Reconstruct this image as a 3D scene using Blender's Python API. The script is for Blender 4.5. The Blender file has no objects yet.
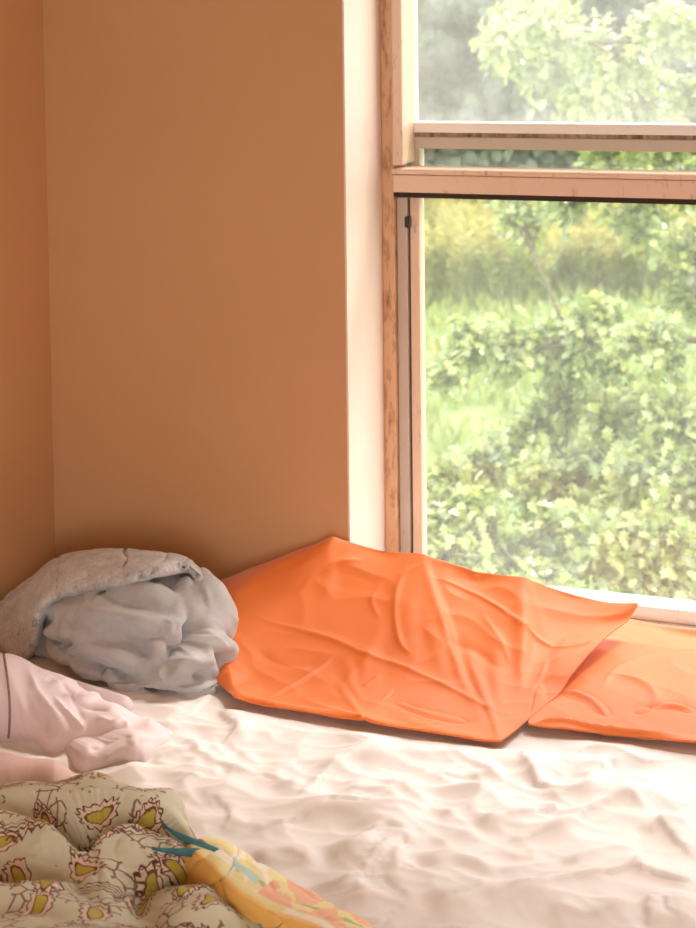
import bpy, bmesh, math, random, time
import numpy as np
from mathutils import Vector, Matrix, noise
T0 = time.time()
random.seed(7); rng = np.random.default_rng(7)
S = bpy.context.scene
COL = S.collection
R = math.radians
BED = 0.55            # height of the mattress top
GROUND = -3.0         # the garden lies one storey below
# ------------------------------------------------------------------ camera
F = 1500.0
cam_d = bpy.data.cameras.new('camera'); cam = bpy.data.objects.new('camera', cam_d); COL.objects.link(cam)
S.camera = cam
cam_d.sensor_fit = 'VERTICAL'; cam_d.sensor_height = 36; cam_d.sensor_width = 27
cam_d.lens = 36*F/928; cam_d.shift_y = -0.375; cam_d.shift_x = 0
CP = Vector((0.946, -2.85, 1.75))
MR = Matrix.Rotation(R(18.25), 4, 'Z') @ Matrix.Rotation(R(90-3.35), 4, 'X') @ Matrix.Rotation(R(-0.66), 4, 'Z')
cam.matrix_world = Matrix.Translation(CP) @ MR
cam_d.clip_start = 0.05; cam_d.clip_end = 400
cam_d.dof.use_dof = True; cam_d.dof.focus_distance = 2.62; cam_d.dof.aperture_fstop = 6.5
M3 = MR.to_3x3()
def ray(px, py):
    return (M3 @ Vector(((px-348)/F, -(py-116)/F, -1))).normalized()
def onz(px, py, z):
    d = ray(px, py); return CP + d*((z-CP.z)/d.z)
def ony(px, py, y):
    d = ray(px, py); return CP + d*((y-CP.y)/d.y)
# ------------------------------------------------------------------ helpers
def tag(o, label=None, cat=None, group=None, kind=None):
    if label: o['label'] = label
    if cat: o['category'] = cat
    if group: o['group'] = group
    if kind: o['kind'] = kind
    return o
def empty(name, loc=(0,0,0)):
    o = bpy.data.objects.new(name, None); o.location = loc; o.empty_display_size = .05; COL.objects.link(o); return o
def link_mesh(name, me, mat=None, parent=None):
    o = bpy.data.objects.new(name, me); COL.objects.link(o)
    if mat: 
        for m in (mat if isinstance(mat, (list, tuple)) else [mat]): me.materials.append(m)
    if parent:
        o.parent = parent; o.location = -parent.location
    return o
def smooth(me): me.polygons.foreach_set('use_smooth', [True]*len(me.polygons))
class MB:
    def __init__(s): s.bm = bmesh.new()
    def box(s, x0, x1, y0, y1, z0, z1, bev=0.0, seg=2):
        b = bmesh.new(); bmesh.ops.create_cube(b, size=1)
        for v in b.verts:
            v.co = Vector(((x0+x1)/2+v.co.x*(x1-x0), (y0+y1)/2+v.co.y*(y1-y0), (z0+z1)/2+v.co.z*(z1-z0)))
        if bev: bmesh.ops.bevel(b, geom=b.edges[:], offset=bev, segments=seg, profile=.6, affect='EDGES')
        me = bpy.data.meshes.new('t'); b.to_mesh(me); b.free(); s.bm.from_mesh(me); bpy.data.meshes.remove(me); return s
    def tube(s, pts, rads, n=8):
        pts = [Vector(p) for p in pts]; rings = []
        for i, p in enumerate(pts):
            t = (pts[min(i+1, len(pts)-1)]-pts[max(i-1, 0)]).normalized()
            a = t.orthogonal().normalized() if i == 0 else (pa - t*pa.dot(t)).normalized()
            pa = a; b = t.cross(a)
            rings.append([s.bm.verts.new(p+(a*math.cos(2*math.pi*k/n)+b*math.sin(2*math.pi*k/n))*rads[i]) for k in range(n)])
        for i in range(len(rings)-1):
            for k in range(n): s.bm.faces.new((rings[i][k], rings[i][(k+1)%n], rings[i+1][(k+1)%n], rings[i+1][k]))
        s.bm.faces.new(rings[0][::-1]); s.bm.faces.new(rings[-1]); return s
    def build(s, name, mat, parent=None, sm=False):
        me = bpy.data.meshes.new(name); s.bm.normal_update(); s.bm.to_mesh(me); s.bm.free()
        if sm: smooth(me)
        return link_mesh(name, me, mat, parent)
# ------------------------------------------------------------------ materials
def nt(name):
    m = bpy.data.materials.new(name); m.use_nodes = True; t = m.node_tree
    return m, t, t.nodes['Principled BSDF']
def N(t, typ, **kw):
    n = t.nodes.new(typ)
    for k, v in kw.items():
        if k.startswith('i_'): n.inputs[k[2:].replace('_', ' ')].default_value = v
        else: setattr(n, k, v)
    return n
def ramp(t, stops, interp='LINEAR'):
    n = t.nodes.new('ShaderNodeValToRGB'); e = n.color_ramp.elements; n.color_ramp.interpolation = interp
    while len(e) > 1: e.remove(e[-1])
    e[0].position = stops[0][0]; e[0].color = (*stops[0][1], 1)
    for p, c in stops[1:]:
        x = e.new(p); x.color = (*c, 1)
    return n
def mat(name, col, rough=.6, noise_amt=.0, nscale=8, bump=0, bscale=40, bdist=.002, coat=0, sheen=0, col2=None, spec=.5, obj=True):
    m, t, b = nt(name)
    b.inputs['Base Color'].default_value = (*col, 1); b.inputs['Roughness'].default_value = rough
    b.inputs['Specular IOR Level'].default_value = spec
    if sheen: b.inputs['Sheen Weight'].default_value = sheen; b.inputs['Sheen Roughness'].default_value = .4
    tc = N(t, 'ShaderNodeTexCoord')
    if noise_amt or col2:
        n = N(t, 'ShaderNodeTexNoise'); n.inputs['Scale'].default_value = nscale; n.inputs['Detail'].default_value = 6
        t.links.new(tc.outputs['Object'], n.inputs['Vector'])
        c2 = col2 or tuple(c*(1-noise_amt) for c in col)
        r = ramp(t, [(.35, col), (.7, c2)]); t.links.new(n.outputs['Fac'], r.inputs['Fac']); t.links.new(r.outputs['Color'], b.inputs['Base Color'])
    if bump:
        n = N(t, 'ShaderNodeTexNoise'); n.inputs['Scale'].default_value = bscale; n.inputs['Detail'].default_value = 5
        t.links.new(tc.outputs['Object'], n.inputs['Vector'])
        bp = N(t, 'ShaderNodeBump'); bp.inputs['Strength'].default_value = bump; bp.inputs['Distance'].default_value = bdist
        t.links.new(n.outputs['Fac'], bp.inputs['Height']); t.links.new(bp.outputs['Normal'], b.inputs['Normal'])
    return m
WALL = mat('orange wall paint', (.61, .350, .175), .62, .10, 2.0, .25, 120, .0012, col2=(.58, .325, .158))
REVEAL = mat('pale reveal paint', (.79, .67, .61), .55, 0, 3, .2, 120, .001, col2=(.76, .62, .54))
CEIL = mat('white ceiling paint', (.8, .74, .66), .7)
FLOOR = mat('brown wood floor', (.28, .16, .09), .45, .4, 3)
def stained_wood(name, base, stain, thr=.58, sx=30):
    m, t, b = nt(name); b.inputs['Roughness'].default_value = .5
    tc = N(t, 'ShaderNodeTexCoord'); mp = N(t, 'ShaderNodeMapping'); mp.inputs['Scale'].default_value = (sx, sx, sx*.28)
    n = N(t, 'ShaderNodeTexNoise'); n.inputs['Scale'].default_value = 2.2; n.inputs['Detail'].default_value = 9; n.inputs['Roughness'].default_value = .7
    t.links.new(tc.outputs['Object'], mp.inputs['Vector']); t.links.new(mp.outputs['Vector'], n.inputs['Vector'])
    r = ramp(t, [(thr-.06, base), (thr+.04, tuple(.5*(a+c) for a, c in zip(base, stain))), (thr+.14, stain)])
    t.links.new(n.outputs['Fac'], r.inputs['Fac']); t.links.new(r.outputs['Color'], b.inputs['Base Color'])
    bp = N(t, 'ShaderNodeBump'); bp.inputs['Strength'].default_value = .3; bp.inputs['Distance'].default_value = .001
    t.links.new(n.outputs['Fac'], bp.inputs['Height']); t.links.new(bp.outputs['Normal'], b.inputs['Normal'])
    return m
CAULK = stained_wood('stained orange caulk', (.66, .41, .24), (.26, .11, .045), .55, 26)
FRAME = stained_wood('dirty cream window paint', (.74, .55, .42), (.20, .10, .06), .64, 30)
FRAMEW = stained_wood('white window paint', (.84, .80, .75), (.40, .26, .17), .68, 30)
TRACK = stained_wood('grey beige metal track', (.52, .44, .37), (.2, .12, .08), .66, 40)
DARK = mat('dark weatherstrip', (.03, .015, .01), .8)  # fills the sash gaps and paints the shadow under the rail
LATCH = mat('black latch plastic', (.02, .02, .02), .4)
ZS = 0.504
RIMZ = ony(550, 124, .345).z
def glass_mat(name, dust_haze, rim=False):
    m = bpy.data.materials.new(name); m.use_nodes = True; t = m.node_tree
    for n in list(t.nodes): t.nodes.remove(n)
    out = N(t, 'ShaderNodeOutputMaterial'); tr = N(t, 'ShaderNodeBsdfTransparent'); gl = N(t, 'ShaderNodeBsdfGlossy'); gl.inputs['Roughness'].default_value = .02
    df = N(t, 'ShaderNodeBsdfTranslucent'); df.inputs['Color'].default_value = (.95, .95, .92, 1)  # dusty film, also standing in for the glare haze
    lf = N(t, 'ShaderNodeLayerWeight'); lf.inputs['Blend'].default_value = .5
    l1 = N(t, 'ShaderNodeMath', operation='POWER'); l1.inputs[1].default_value = 5; t.links.new(lf.outputs['Facing'], l1.inputs[0])
    lw = N(t, 'ShaderNodeMath', operation='MULTIPLY_ADD'); lw.inputs[1].default_value = .9; lw.inputs[2].default_value = .035; t.links.new(l1.outputs[0], lw.inputs[0])
    m1 = N(t, 'ShaderNodeMixShader'); m2 = N(t, 'ShaderNodeMixShader')
    tc = N(t, 'ShaderNodeTexCoord'); nz = N(t, 'ShaderNodeTexNoise'); nz.inputs['Scale'].default_value = 14; nz.inputs['Detail'].default_value = 8
    t.links.new(tc.outputs['Object'], nz.inputs['Vector'])
    mr = N(t, 'ShaderNodeMapRange'); mr.inputs['From Min'].default_value = .3; mr.inputs['From Max'].default_value = .75
    mr.inputs['To Min'].default_value = dust_haze*.8; mr.inputs['To Max'].default_value = dust_haze*1.25
    t.links.new(nz.outputs['Fac'], mr.inputs['Value'])
    fac = mr.outputs['Result']
    if rim:   # white glare put into the film along the foot of the pane
        sx = N(t, 'ShaderNodeSeparateXYZ'); t.links.new(tc.outputs['Object'], sx.inputs[0])
        rm = N(t, 'ShaderNodeMapRange'); rm.inputs['From Min'].default_value = RIMZ-ZS; rm.inputs['From Max'].default_value = RIMZ-ZS+.07; rm.inputs['To Min'].default_value = .30; rm.inputs['To Max'].default_value = 0
        t.links.new(sx.outputs['Z'], rm.inputs['Value']); ad = N(t, 'ShaderNodeMath', operation='ADD'); t.links.new(fac, ad.inputs[0]); t.links.new(rm.outputs['Result'], ad.inputs[1]); fac = ad.outputs[0]
    t.links.new(fac, m1.inputs['Fac']); t.links.new(tr.outputs[0], m1.inputs[1]); t.links.new(df.outputs[0], m1.inputs[2])
    t.links.new(lw.outputs[0], m2.inputs['Fac']); t.links.new(m1.outputs[0], m2.inputs[1]); t.links.new(gl.outputs[0], m2.inputs[2])
    t.links.new(m2.outputs[0], out.inputs['Surface'])
    return m
GLASS_U = glass_mat('dusty hazed upper glass', .10, True)
GLASS_L = glass_mat('lightly dusty hazed glass', .045)
# ------------------------------------------------------------------ room shell
YW = 0.25                       # depth of the window plane behind the wall face
XL, XR, YF, ZC = -0.678, 2.5, -4.2, 2.6
WX1 = 1.58                      # right side of the window opening
ZS, ZT = 0.504, 2.38             # sill and head of the opening
def struct(mb, name, m, sm=False): return tag(mb.build(name, m, None, sm), kind='structure')
struct(MB().box(XL-.15, XR+.15, YF-.15, .40, -.15, 0), 'floor', FLOOR)
struct(MB().box(XL-.15, XR+.15, YF-.15, .40, ZC, ZC+.15), 'ceiling', CEIL)
struct(MB().box(XL-.15, XL, YF-.15, .40, 0, ZC), 'wall_left', WALL)
struct(MB().box(XR, XR+.15, YF, .40, 0, ZC), 'wall_right', WALL)
wb = MB().box(XL, -.004, 0, .40, 0, ZC).box(WX1+.004, XR, 0, .40, 0, ZC).box(-.004, WX1+.004, 0, .40, 0, ZS-.004).box(-.004, WX1+.004, 0, .40, ZT+.004, ZC)
bmesh.ops.remove_doubles(wb.bm, verts=wb.bm.verts, dist=1e-5)
struct(wb, 'wall_back', WALL)
# plastered reveal lining of the opening (left, right, head) and the sill board
struct(MB().box(-.004, 0, .0, .40, ZS, ZT), 'trim_1', REVEAL)
struct(MB().box(WX1, WX1+.004, .0, .40, ZS, ZT), 'trim_2', REVEAL)
struct(MB().box(-.004, WX1+.004, .0, .40, ZT, ZT+.004), 'trim_3', REVEAL)
struct(MB().box(-.004, WX1+.004, -.0, .40, ZS-.004, ZS, 0), 'trim_4', FRAMEW)
# front wall (behind the camera) with an unseen window added to carry fill light
WF = dict(x0=.7, x1=2.3, z0=.9, z1=2.25)
struct(MB().box(XL, WF['x0'], YF-.15, YF, 0, ZC).box(WF['x1'], XR, YF-.15, YF, 0, ZC).box(WF['x0'], WF['x1'], YF-.15, YF, 0, WF['z0']).box(WF['x0'], WF['x1'], YF-.15, YF, WF['z1'], ZC), 'wall_front', WALL)
w2 = MB(); 
for a, b_ in ((WF['x0'], WF['x0']+.05), (1.475, 1.525), (WF['x1']-.05, WF['x1'])): w2.box(a, b_, YF-.10, YF-.05, WF['z0'], WF['z1'], .004)
w2.box(WF['x0'], WF['x1'], YF-.10, YF-.05, WF['z0'], WF['z0']+.05, .004).box(WF['x0'], WF['x1'], YF-.10, YF-.05, WF['z1']-.05, WF['z1'], .004)
struct(w2, 'added_window_2', FRAMEW)
MB().box(WF['x0']+.04, WF['x1']-.04, YF-.08, YF-.076, WF['z0']+.04, WF['z1']-.04).build('pane', GLASS_L, bpy.data.objects['added_window_2'])
# ------------------------------------------------------------------ the window in view
win = tag(empty('window_1', (WX1/2, YW, ZS)), kind='structure')
def px_x(px, py, y): return ony(px, py, y).x
def px_z(px, py, y): return ony(px, py, y).z
xa = px_x(387, 300, YW)         # caulk starts where the reveal meets the frame
xb = px_x(395.5, 300, YW); xc = px_x(409, 300, YW+.02); xd = px_x(411, 300, YW+.02); xe = px_x(421.5, 300, YW+.03)
zr0 = px_z(550, 196.5, YW-.012); zr1 = px_z(550, 171, YW-.012); zrm = px_z(550, 177, YW-.012)
XM = WX1-xa*0-.0                # right end of the frame
# caulk bead, jamb casing and side track, mirrored on the right
def mirror(mb_fn, name, m, sm=False):
    mb = MB(); mb_fn(mb, lambda x: x, 1); o = mb.build(name, m, win, sm)
    mb = MB(); mb_fn(mb, lambda x: WX1-x, -1); mb.build(name, m, win, sm)
def bx(mb, f, a, b_, *r, **k):
    p, q = f(a), f(b_); mb.box(min(p, q), max(p, q), *r, **k)
mirror(lambda mb, f, s: bx(mb, f, 0, xb, YW-.004, YW+.10, ZS, ZT, bev=.003), 'caulk_trim', CAULK)
mirror(lambda mb, f, s: bx(mb, f, xb, px_x(404, 100, YW), YW-.016, YW+.10, zr1+.006, ZT-.03, bev=.006, seg=3), 'stop_bead', FRAME)
mirror(lambda mb, f, s: bx(mb, f, xb+.001, xc, YW+.012, YW+.10, ZS, zr0-.006, bev=.002), 'side_track', TRACK)
mirror(lambda mb, f, s: bx(mb, f, xc, xd, YW+.03, YW+.09, ZS, zr0), 'track_gap', DARK)
mirror(lambda mb, f, s: bx(mb, f, xd, xe, YW+.018, YW+.06, ZS+.012, zr0-.004, bev=.002), 'sash_stile', FRAME)
l = MB().box(xc-.004, xd+.003, YW+.004, YW+.02, px_z(409, 228, YW), px_z(409, 217, YW), .001).build('sash_latch', LATCH, win)
# inner meeting rail: rounded top bead, face and a dark strip for the gap and shadow below
MB().box(xb, WX1-xb, YW-.022, YW+.055, zrm, zr1, .005, 3).build('rail_bead', FRAME, win)
MB().box(xb, WX1-xb, YW-.014, YW+.055, zr0+.001, zrm-.0015, .003, 2).build('meeting_rail', FRAME, win)
MB().box(xb, WX1-xb, YW-.008, YW+.05, zr0-.0105, zr0, .001).build('gap_shade', DARK, win)
# bottom rail
zb1 = px_z(660, 606.5, YW+.02)
MB().box(xd, WX1-xd, YW+.012, YW+.06, ZS, zb1, .004, 3).build('bottom_rail', FRAMEW, win)
# outer upper sash, behind
yo = YW+.075
g = lambda px, py: px_x(px, py, yo)
h = lambda py: px_z(550, py, yo)
MB().box(xb, WX1-xb, yo, yo+.05, h(134), h(123.5), .003).build('upper_sash_rail', FRAMEW, win)
MB().box(xb, WX1-xb, yo+.01, yo+.05, h(138.5), h(134), .001).build('shaded_rail', stained_wood('shaded brown rail', (.42, .27, .18), (.1, .05, .03), .5, 40), win)  # brown colour holds the shadow on the beige rail
MB().box(xb, WX1-xb, yo+.004, yo+.05, h(150.5), h(138.5), .002).build('storm_rail', TRACK, win)
mirror(lambda mb, f, s: bx(mb, f, px_x(404, 100, YW)-.004, g(412, 80), yo, yo+.045, h(134), ZT-.03, bev=.003), 'upper_sash_stile', FRAMEW)
mirror(lambda mb, f, s: bx(mb, f, px_x(404, 160, YW)-.004, g(419, 160), yo+.006, yo+.045, zr0, h(150), bev=.002), 'storm_stile', TRACK)
MB().box(xb, WX1-xb, YW-.01, YW+.13, ZT-.05, ZT, .004).build('head_rail', FRAME, win)
MB().box(g(412, 80)-.004, WX1-g(412, 80)+.004, yo+.02, yo+.024, h(124)-.01, ZT-.04).build('upper_glass', GLASS_U, win)
MB().box(g(419, 160)-.004, WX1-g(419, 160)+.004, yo+.02, yo+.023, zr0, h(150)+.006).build('gap_glass', GLASS_L, win)
MB().box(xe-.004, WX1-xe+.004, YW+.036, YW+.04, zb1-.01, zr0+.002).build('lower_glass', GLASS_L, win)
# ------------------------------------------------------------------ cloth helpers
def collider(o, thick=.003, fric=20):
    m = o.modifiers.new('Collision', 'COLLISION'); o.collision.thickness_outer = thick; o.collision.cloth_friction = fric; o.collision.damping = .5
    return m
def tmp_box(x0, x1, y0, y1, z0, z1):
    o = MB().box(x0, x1, y0, y1, z0, z1).build('tmp', None); return o
def tmp_ell(c, r, seg=24, rot=0):
    b = bmesh.new(); bmesh.ops.create_uvsphere(b, u_segments=seg, v_segments=seg//2, radius=1)
    M = Matrix.Translation(Vector(c)) @ Matrix.Rotation(R(rot), 4, 'Z') @ Matrix.Diagonal((*r, 1))
    b.transform(M); me = bpy.data.meshes.new('tmp'); b.to_mesh(me); b.free(); return link_mesh('tmp', me)
def grid_mesh(name, fn, nu, nv, vg=None):
    """fn(u,v)->point, u,v in 0..1; keeps a UV map in metres-free 0..1 units"""
    vs = [tuple(fn(i/nu, j/nv)) for j in range(nv+1) for i in range(nu+1)]
    fs = [(j*(nu+1)+i, j*(nu+1)+i+1, (j+1)*(nu+1)+i+1, (j+1)*(nu+1)+i) for j in range(nv) for i in range(nu)]
    me = bpy.data.meshes.new(name); me.from_pydata(vs, [], fs); uv = me.uv_layers.new(name='UVMap')
    for p in me.polygons:
        for li in p.loop_indices:
            k = me.loops[li].vertex_index; uv.data[li].uv = ((k % (nu+1))/nu, (k//(nu+1))/nv)
    smooth(me); return me
def pouch_mesh(name, C, nu, nv, thick=.02, rnd=0):
    """C: four corners (u0v0,u1v0,u1v1,u0v1); two layers sewn round the border"""
    C = [Vector(c) for c in C]
    nrm = ((C[1]-C[0]).cross(C[3]-C[0])).normalized()
    def P(u, v, s):
        p = C[0]*(1-u)*(1-v)+C[1]*u*(1-v)+C[2]*u*v+C[3]*(1-u)*v
        h = (math.sin(math.pi*u)*math.sin(math.pi*v))**.5 if 0 < u < 1 and 0 < v < 1 else 0
        return p+nrm*(s*thick*h)
    vs = []; idx = {}; uvs = []
    for s in (1, -1):
        for j in range(nv+1):
            for i in range(nu+1):
                edge = i in (0, nu) or j in (0, nv)
                if s == -1 and edge: idx[(s, i, j)] = idx[(1, i, j)]; continue
                idx[(s, i, j)] = len(vs); vs.append(tuple(P(i/nu, j/nv, s))); uvs.append((i/nu, j/nv))
    fs = []
    for s in (1, -1):
        for j in range(nv):
            for i in range(nu):
                q = [idx[(s, i, j)], idx[(s, i+1, j)], idx[(s, i+1, j+1)], idx[(s, i, j+1)]]
                fs.append(q if s == 1 else q[::-1])
    me = bpy.data.meshes.new(name); me.from_pydata(vs, [], fs); uv = me.uv_layers.new(name='UVMap')
    for p in me.polygons:
        for li in p.loop_indices: uv.data[li].uv = uvs[me.loops[li].vertex_index]
    smooth(me); return me, idx
def simulate(me, cols, frames=50, shrink=-.08, pins=None, pressure=0, mass=.25, tension=15, bend=.4, shear=5, selfc=False, quality=6,
             grav=1.0, dist=.006, fric=5, air=1.5, sdist=.006, smoothen=0, press_frames=None, kick=0, seed=3, coldist=None):
    t0 = time.time()
    if kick:
        r = np.random.default_rng(seed); n = len(me.vertices); a = np.empty(n*3); me.vertices.foreach_get('co', a); a = a.reshape(-1, 3)
        a[:, 2] += r.random(n)*kick; me.vertices.foreach_set('co', a.ravel())
    o = bpy.data.objects.new('simtmp', me); COL.objects.link(o)
    for c in cols:
        if 'Collision' not in c.modifiers: collider(c, dist*.5)
    md = o.modifiers.new('Cloth', 'CLOTH'); cs = md.settings; cc = md.collision_settings
    cs.quality = quality; cs.mass = mass; cs.tension_stiffness = tension; cs.compression_stiffness = tension; cs.shear_stiffness = shear
    cs.bending_stiffness = bend; cs.air_damping = air; cs.shrink_min = shrink; cs.shrink_max = shrink
    cs.tension_damping = 5; cs.compression_damping = 5; cs.shear_damping = 5; cs.bending_damping = .5
    cs.effector_weights.gravity = grav
    if pressure: cs.use_pressure = True; cs.uniform_pressure_force = pressure
    if pins:
        vg = o.vertex_groups.new(name='pin')
        for k, w in (pins.items() if isinstance(pins, dict) else ((p, 1) for p in pins)): vg.add([k], w, 'REPLACE')
        cs.vertex_group_mass = 'pin'; cs.pin_stiffness = 1
    cc.use_collision = True; cc.distance_min = dist; cc.collision_quality = 4; cc.friction = fric
    cc.use_self_collision = selfc; cc.self_distance_min = sdist; cc.self_friction = 5
    md.point_cache.frame_start = 1; md.point_cache.frame_end = frames+1
    for f in range(1, frames+1): S.frame_set(f)
    dg = bpy.context.evaluated_depsgraph_get(); ev = o.evaluated_get(dg)
    m2 = bpy.data.meshes.new_from_object(ev); m2.name = me.name
    bpy.data.objects.remove(o); bpy.data.meshes.remove(me)
    S.frame_set(1)
    a = np.empty(len(m2.vertices)*3); m2.vertices.foreach_get('co', a); a = a.reshape(-1, 3)
    print('SIM %s %.1fs  min %s max %s' % (m2.name, time.time()-t0, a.min(0).round(3), a.max(0).round(3)))
    smooth(m2)
    return m2
def drop(*os):
    for o in os: bpy.data.objects.remove(o)
def uncollide(*os):
    for o in os: 
        for m in list(o.modifiers):
            if m.type == 'COLLISION': o.modifiers.remove(m)
def subsurf(o, lv=1):
    m = o.modifiers.new('Subsurf', 'SUBSURF'); m.levels = lv; m.render_levels = lv; return o
def solidify(o, t, off=-1):
    m = o.modifiers.new('Solidify', 'SOLIDIFY'); m.thickness = t; m.offset = off; return o
# ------------------------------------------------------------------ shaping helpers
from mathutils.bvhtree import BVHTree
def getv(me):
    a = np.empty(len(me.vertices)*3); me.vertices.foreach_get('co', a); return a.reshape(-1, 3)
def setv(me, a): me.vertices.foreach_set('co', np.ascontiguousarray(a).ravel()); me.update()
def getn(me):
    n = np.empty(len(me.vertices)*3); me.vertices.foreach_get('normal', n); return n.reshape(-1, 3)
def densify(me, lv):
    o = bpy.data.objects.new('t', me); COL.objects.link(o); m = o.modifiers.new('s', 'SUBSURF'); m.levels = lv
    dg = bpy.context.evaluated_depsgraph_get(); m2 = bpy.data.meshes.new_from_object(o.evaluated_get(dg)); m2.name = me.name
    bpy.data.objects.remove(o); bpy.data.meshes.remove(me); smooth(m2); return m2
def spline(P, n=10):
    P = [np.array(p, float) for p in P]; Q = [2*P[0]-P[1]]+P+[2*P[-1]-P[-2]]; out = []
    for i in range(1, len(Q)-2):
        for k in range(n):
            t = k/n; a, b, c, d = Q[i-1:i+3]
            out.append(.5*(2*b+(c-a)*t+(2*a-5*b+4*c-d)*t*t+(3*b-a-3*c+d)*t**3))
    out.append(P[-1]); return np.array(out)
def snap(me, pts):
    bv = BVHTree.FromPolygons([v.co for v in me.vertices], [p.vertices[:] for p in me.polygons]); r = []
    for px, py in pts:
        h = bv.ray_cast(CP, ray(px, py))
        if h[0] is None: 
            h = bv.find_nearest(CP+ray(px, py)*2.6)
        r.append(np.array(h[0]))
    return r
def fold(me, pts, amp, w, w2=None, up=None, ends=.25, cusp=.35, maxn=None):
    """raise (or press, amp<0) a crease along a polyline given on the surface; w = near-side width, w2 = far-side width"""
    L = spline(snap(me, pts), 8) if len(pts[0]) == 2 else spline(pts, 8)
    V = getv(me); Nn = getn(me); w2 = w2 or w
    lo = L.min(0)-4*max(w, w2); hi = L.max(0)+4*max(w, w2)
    sel = np.where(((V > lo) & (V < hi)).all(1))[0]
    if not len(sel): return
    P = V[sel]; A = L[:-1]; B = L[1:]; AB = B-A; l2 = (AB**2).sum(1)+1e-12
    t = np.clip(((P[:, None]-A)*AB).sum(2)/l2, 0, 1); D = P[:, None]-(A+AB*t[..., None]); d2 = (D**2).sum(2); k = d2.argmin(1); ii = np.arange(len(P))
    d = np.sqrt(d2[ii, k]); s = (k+t[ii, k])/len(A); side = D[ii, k] @ (np.array(CP)-L.mean(0))
    ww = np.where(side > 0, w, w2)
    # blend side widths near the line
    x = d/ww; g = np.exp(-(np.sqrt(x*x+cusp*cusp)-cusp)*1.5)
    e = np.clip(np.minimum(s, 1-s)/ends, 0, 1); e = e*e*(3-2*e)
    dirn = Nn[sel] if up is None else np.array(up)
    V[sel] += dirn*(amp*g*e)[:, None]; setv(me, V)
def nz3(P, s, seed, oct=1):
    out = np.empty(len(P))
    for i, p in enumerate(P): out[i] = noise.noise(Vector((p[0]*s, p[1]*s, p[2]*s+seed)))
    return out
def ncreases(me, sc, amp, seed, stretch=(1, 1, 1), mask=None, sharp=3.0, up=None):
    V = getv(me); Nn = getn(me) if up is None else np.array(up)[None].repeat(len(V), 0)
    h = np.empty(len(V))
    for i, p in enumerate(V):
        q = Vector((p[0]*sc*stretch[0], p[1]*sc*stretch[1], p[2]*sc*stretch[2]+seed)); q = q+noise.noise_vector(q*.6)*.6
        h[i] = (1-min(1, abs(noise.noise(q))*sharp))**1.5
    if mask is not None: h *= mask
    V += Nn*(h*amp)[:, None]; setv(me, V)
def sdf_heap(name, parts, k, center, nu, nv, rmax=.6, floor=BED+.006, wob=0, wsc=12, seed=0, k2=None):
    """parts: list of (polyline points, radii). One skin is drawn over the soft union of the rolls."""
    segA = []; segB = []; ra = []; rb = []
    for P, rr in parts:
        P = [np.array(p, float) for p in P]
        if len(P) == 1: P = [P[0], P[0]+np.array((1e-4, 0, 0))]; rr = [rr[0], rr[0]]
        for i in range(len(P)-1): segA.append(P[i]); segB.append(P[i+1]); ra.append(rr[i]); rb.append(rr[i+1])
    A = np.array(segA); B = np.array(segB); ra = np.array(ra); rb = np.array(rb); AB = B-A; l2 = (AB**2).sum(1)
    c = np.array(center, float)
    def f(X):
        t = np.clip(((X[:, None]-A)*AB).sum(2)/l2, 0, 1)
        d = np.sqrt((((X[:, None]-(A+AB*t[..., None])))**2).sum(2))-(ra+(rb-ra)*t)
        m = d.min(1); return m-k*np.log(np.exp(-(d-m[:, None])/k).sum(1))
    dirs = []
    for j in range(nv+1):
        for i in range(nu+1):
            x, y = (2*i/nu-1), (2*j/nv-1); x, y = x*math.sqrt(1-y*y/2), y*math.sqrt(1-x*x/2)
            r = min(1, math.hypot(x, y)); th = math.atan2(y, x); ph = r*R(91)
            dirs.append((math.sin(ph)*math.cos(th), math.sin(ph)*math.sin(th), math.cos(ph)))
    D = np.array(dirs); n = len(D); T = np.full(n, rmax); act = np.ones(n, bool)
    for it in range(60):
        idx = np.where(act)[0]
        if not len(idx): break
        fv = f(c+D[idx]*T[idx, None]); st = np.where(fv > 0, np.maximum(fv*.7, .0006), 0)
        T[idx] -= st; act[idx[(fv <= .0004) | (T[idx] < .01)]] = False
    V = c+D*T[:, None]
    V[:, 2] = np.maximum(V[:, 2], floor)
    fs = [(j*(nu+1)+i, j*(nu+1)+i+1, (j+1)*(nu+1)+i+1, (j+1)*(nu+1)+i) for j in range(nv) for i in range(nu)]
    me = bpy.data.meshes.new(name); me.from_pydata(V.tolist(), [], fs); uvl = me.uv_layers.new(name='UVMap')
    # map the print by position, so its scale stays even
    for p in me.polygons:
        for li in p.loop_indices:
            kx = me.loops[li].vertex_index; uvl.data[li].uv = (kx % (nu+1)/nu, kx//(nu+1)/nv)
    smooth(me)
    if wob:
        h = nz3(V, wsc, seed); V = V+getn(me)*(h*wob)[:, None]; V[:, 2] = np.maximum(V[:, 2], floor); setv(me, V)
    return me
def relax(me, n=1, lam=.5):
    ev = np.empty(len(me.edges)*2, int); me.edges.foreach_get('vertices', ev); ev = ev.reshape(-1, 2); V = getv(me)
    cnt = np.bincount(ev.ravel(), minlength=len(V))[:, None]
    for _ in range(n):
        s = np.zeros_like(V); np.add.at(s, ev[:, 0], V[ev[:, 1]]); np.add.at(s, ev[:, 1], V[ev[:, 0]]); V += lam*(s/cnt-V)
    setv(me, V)

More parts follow.
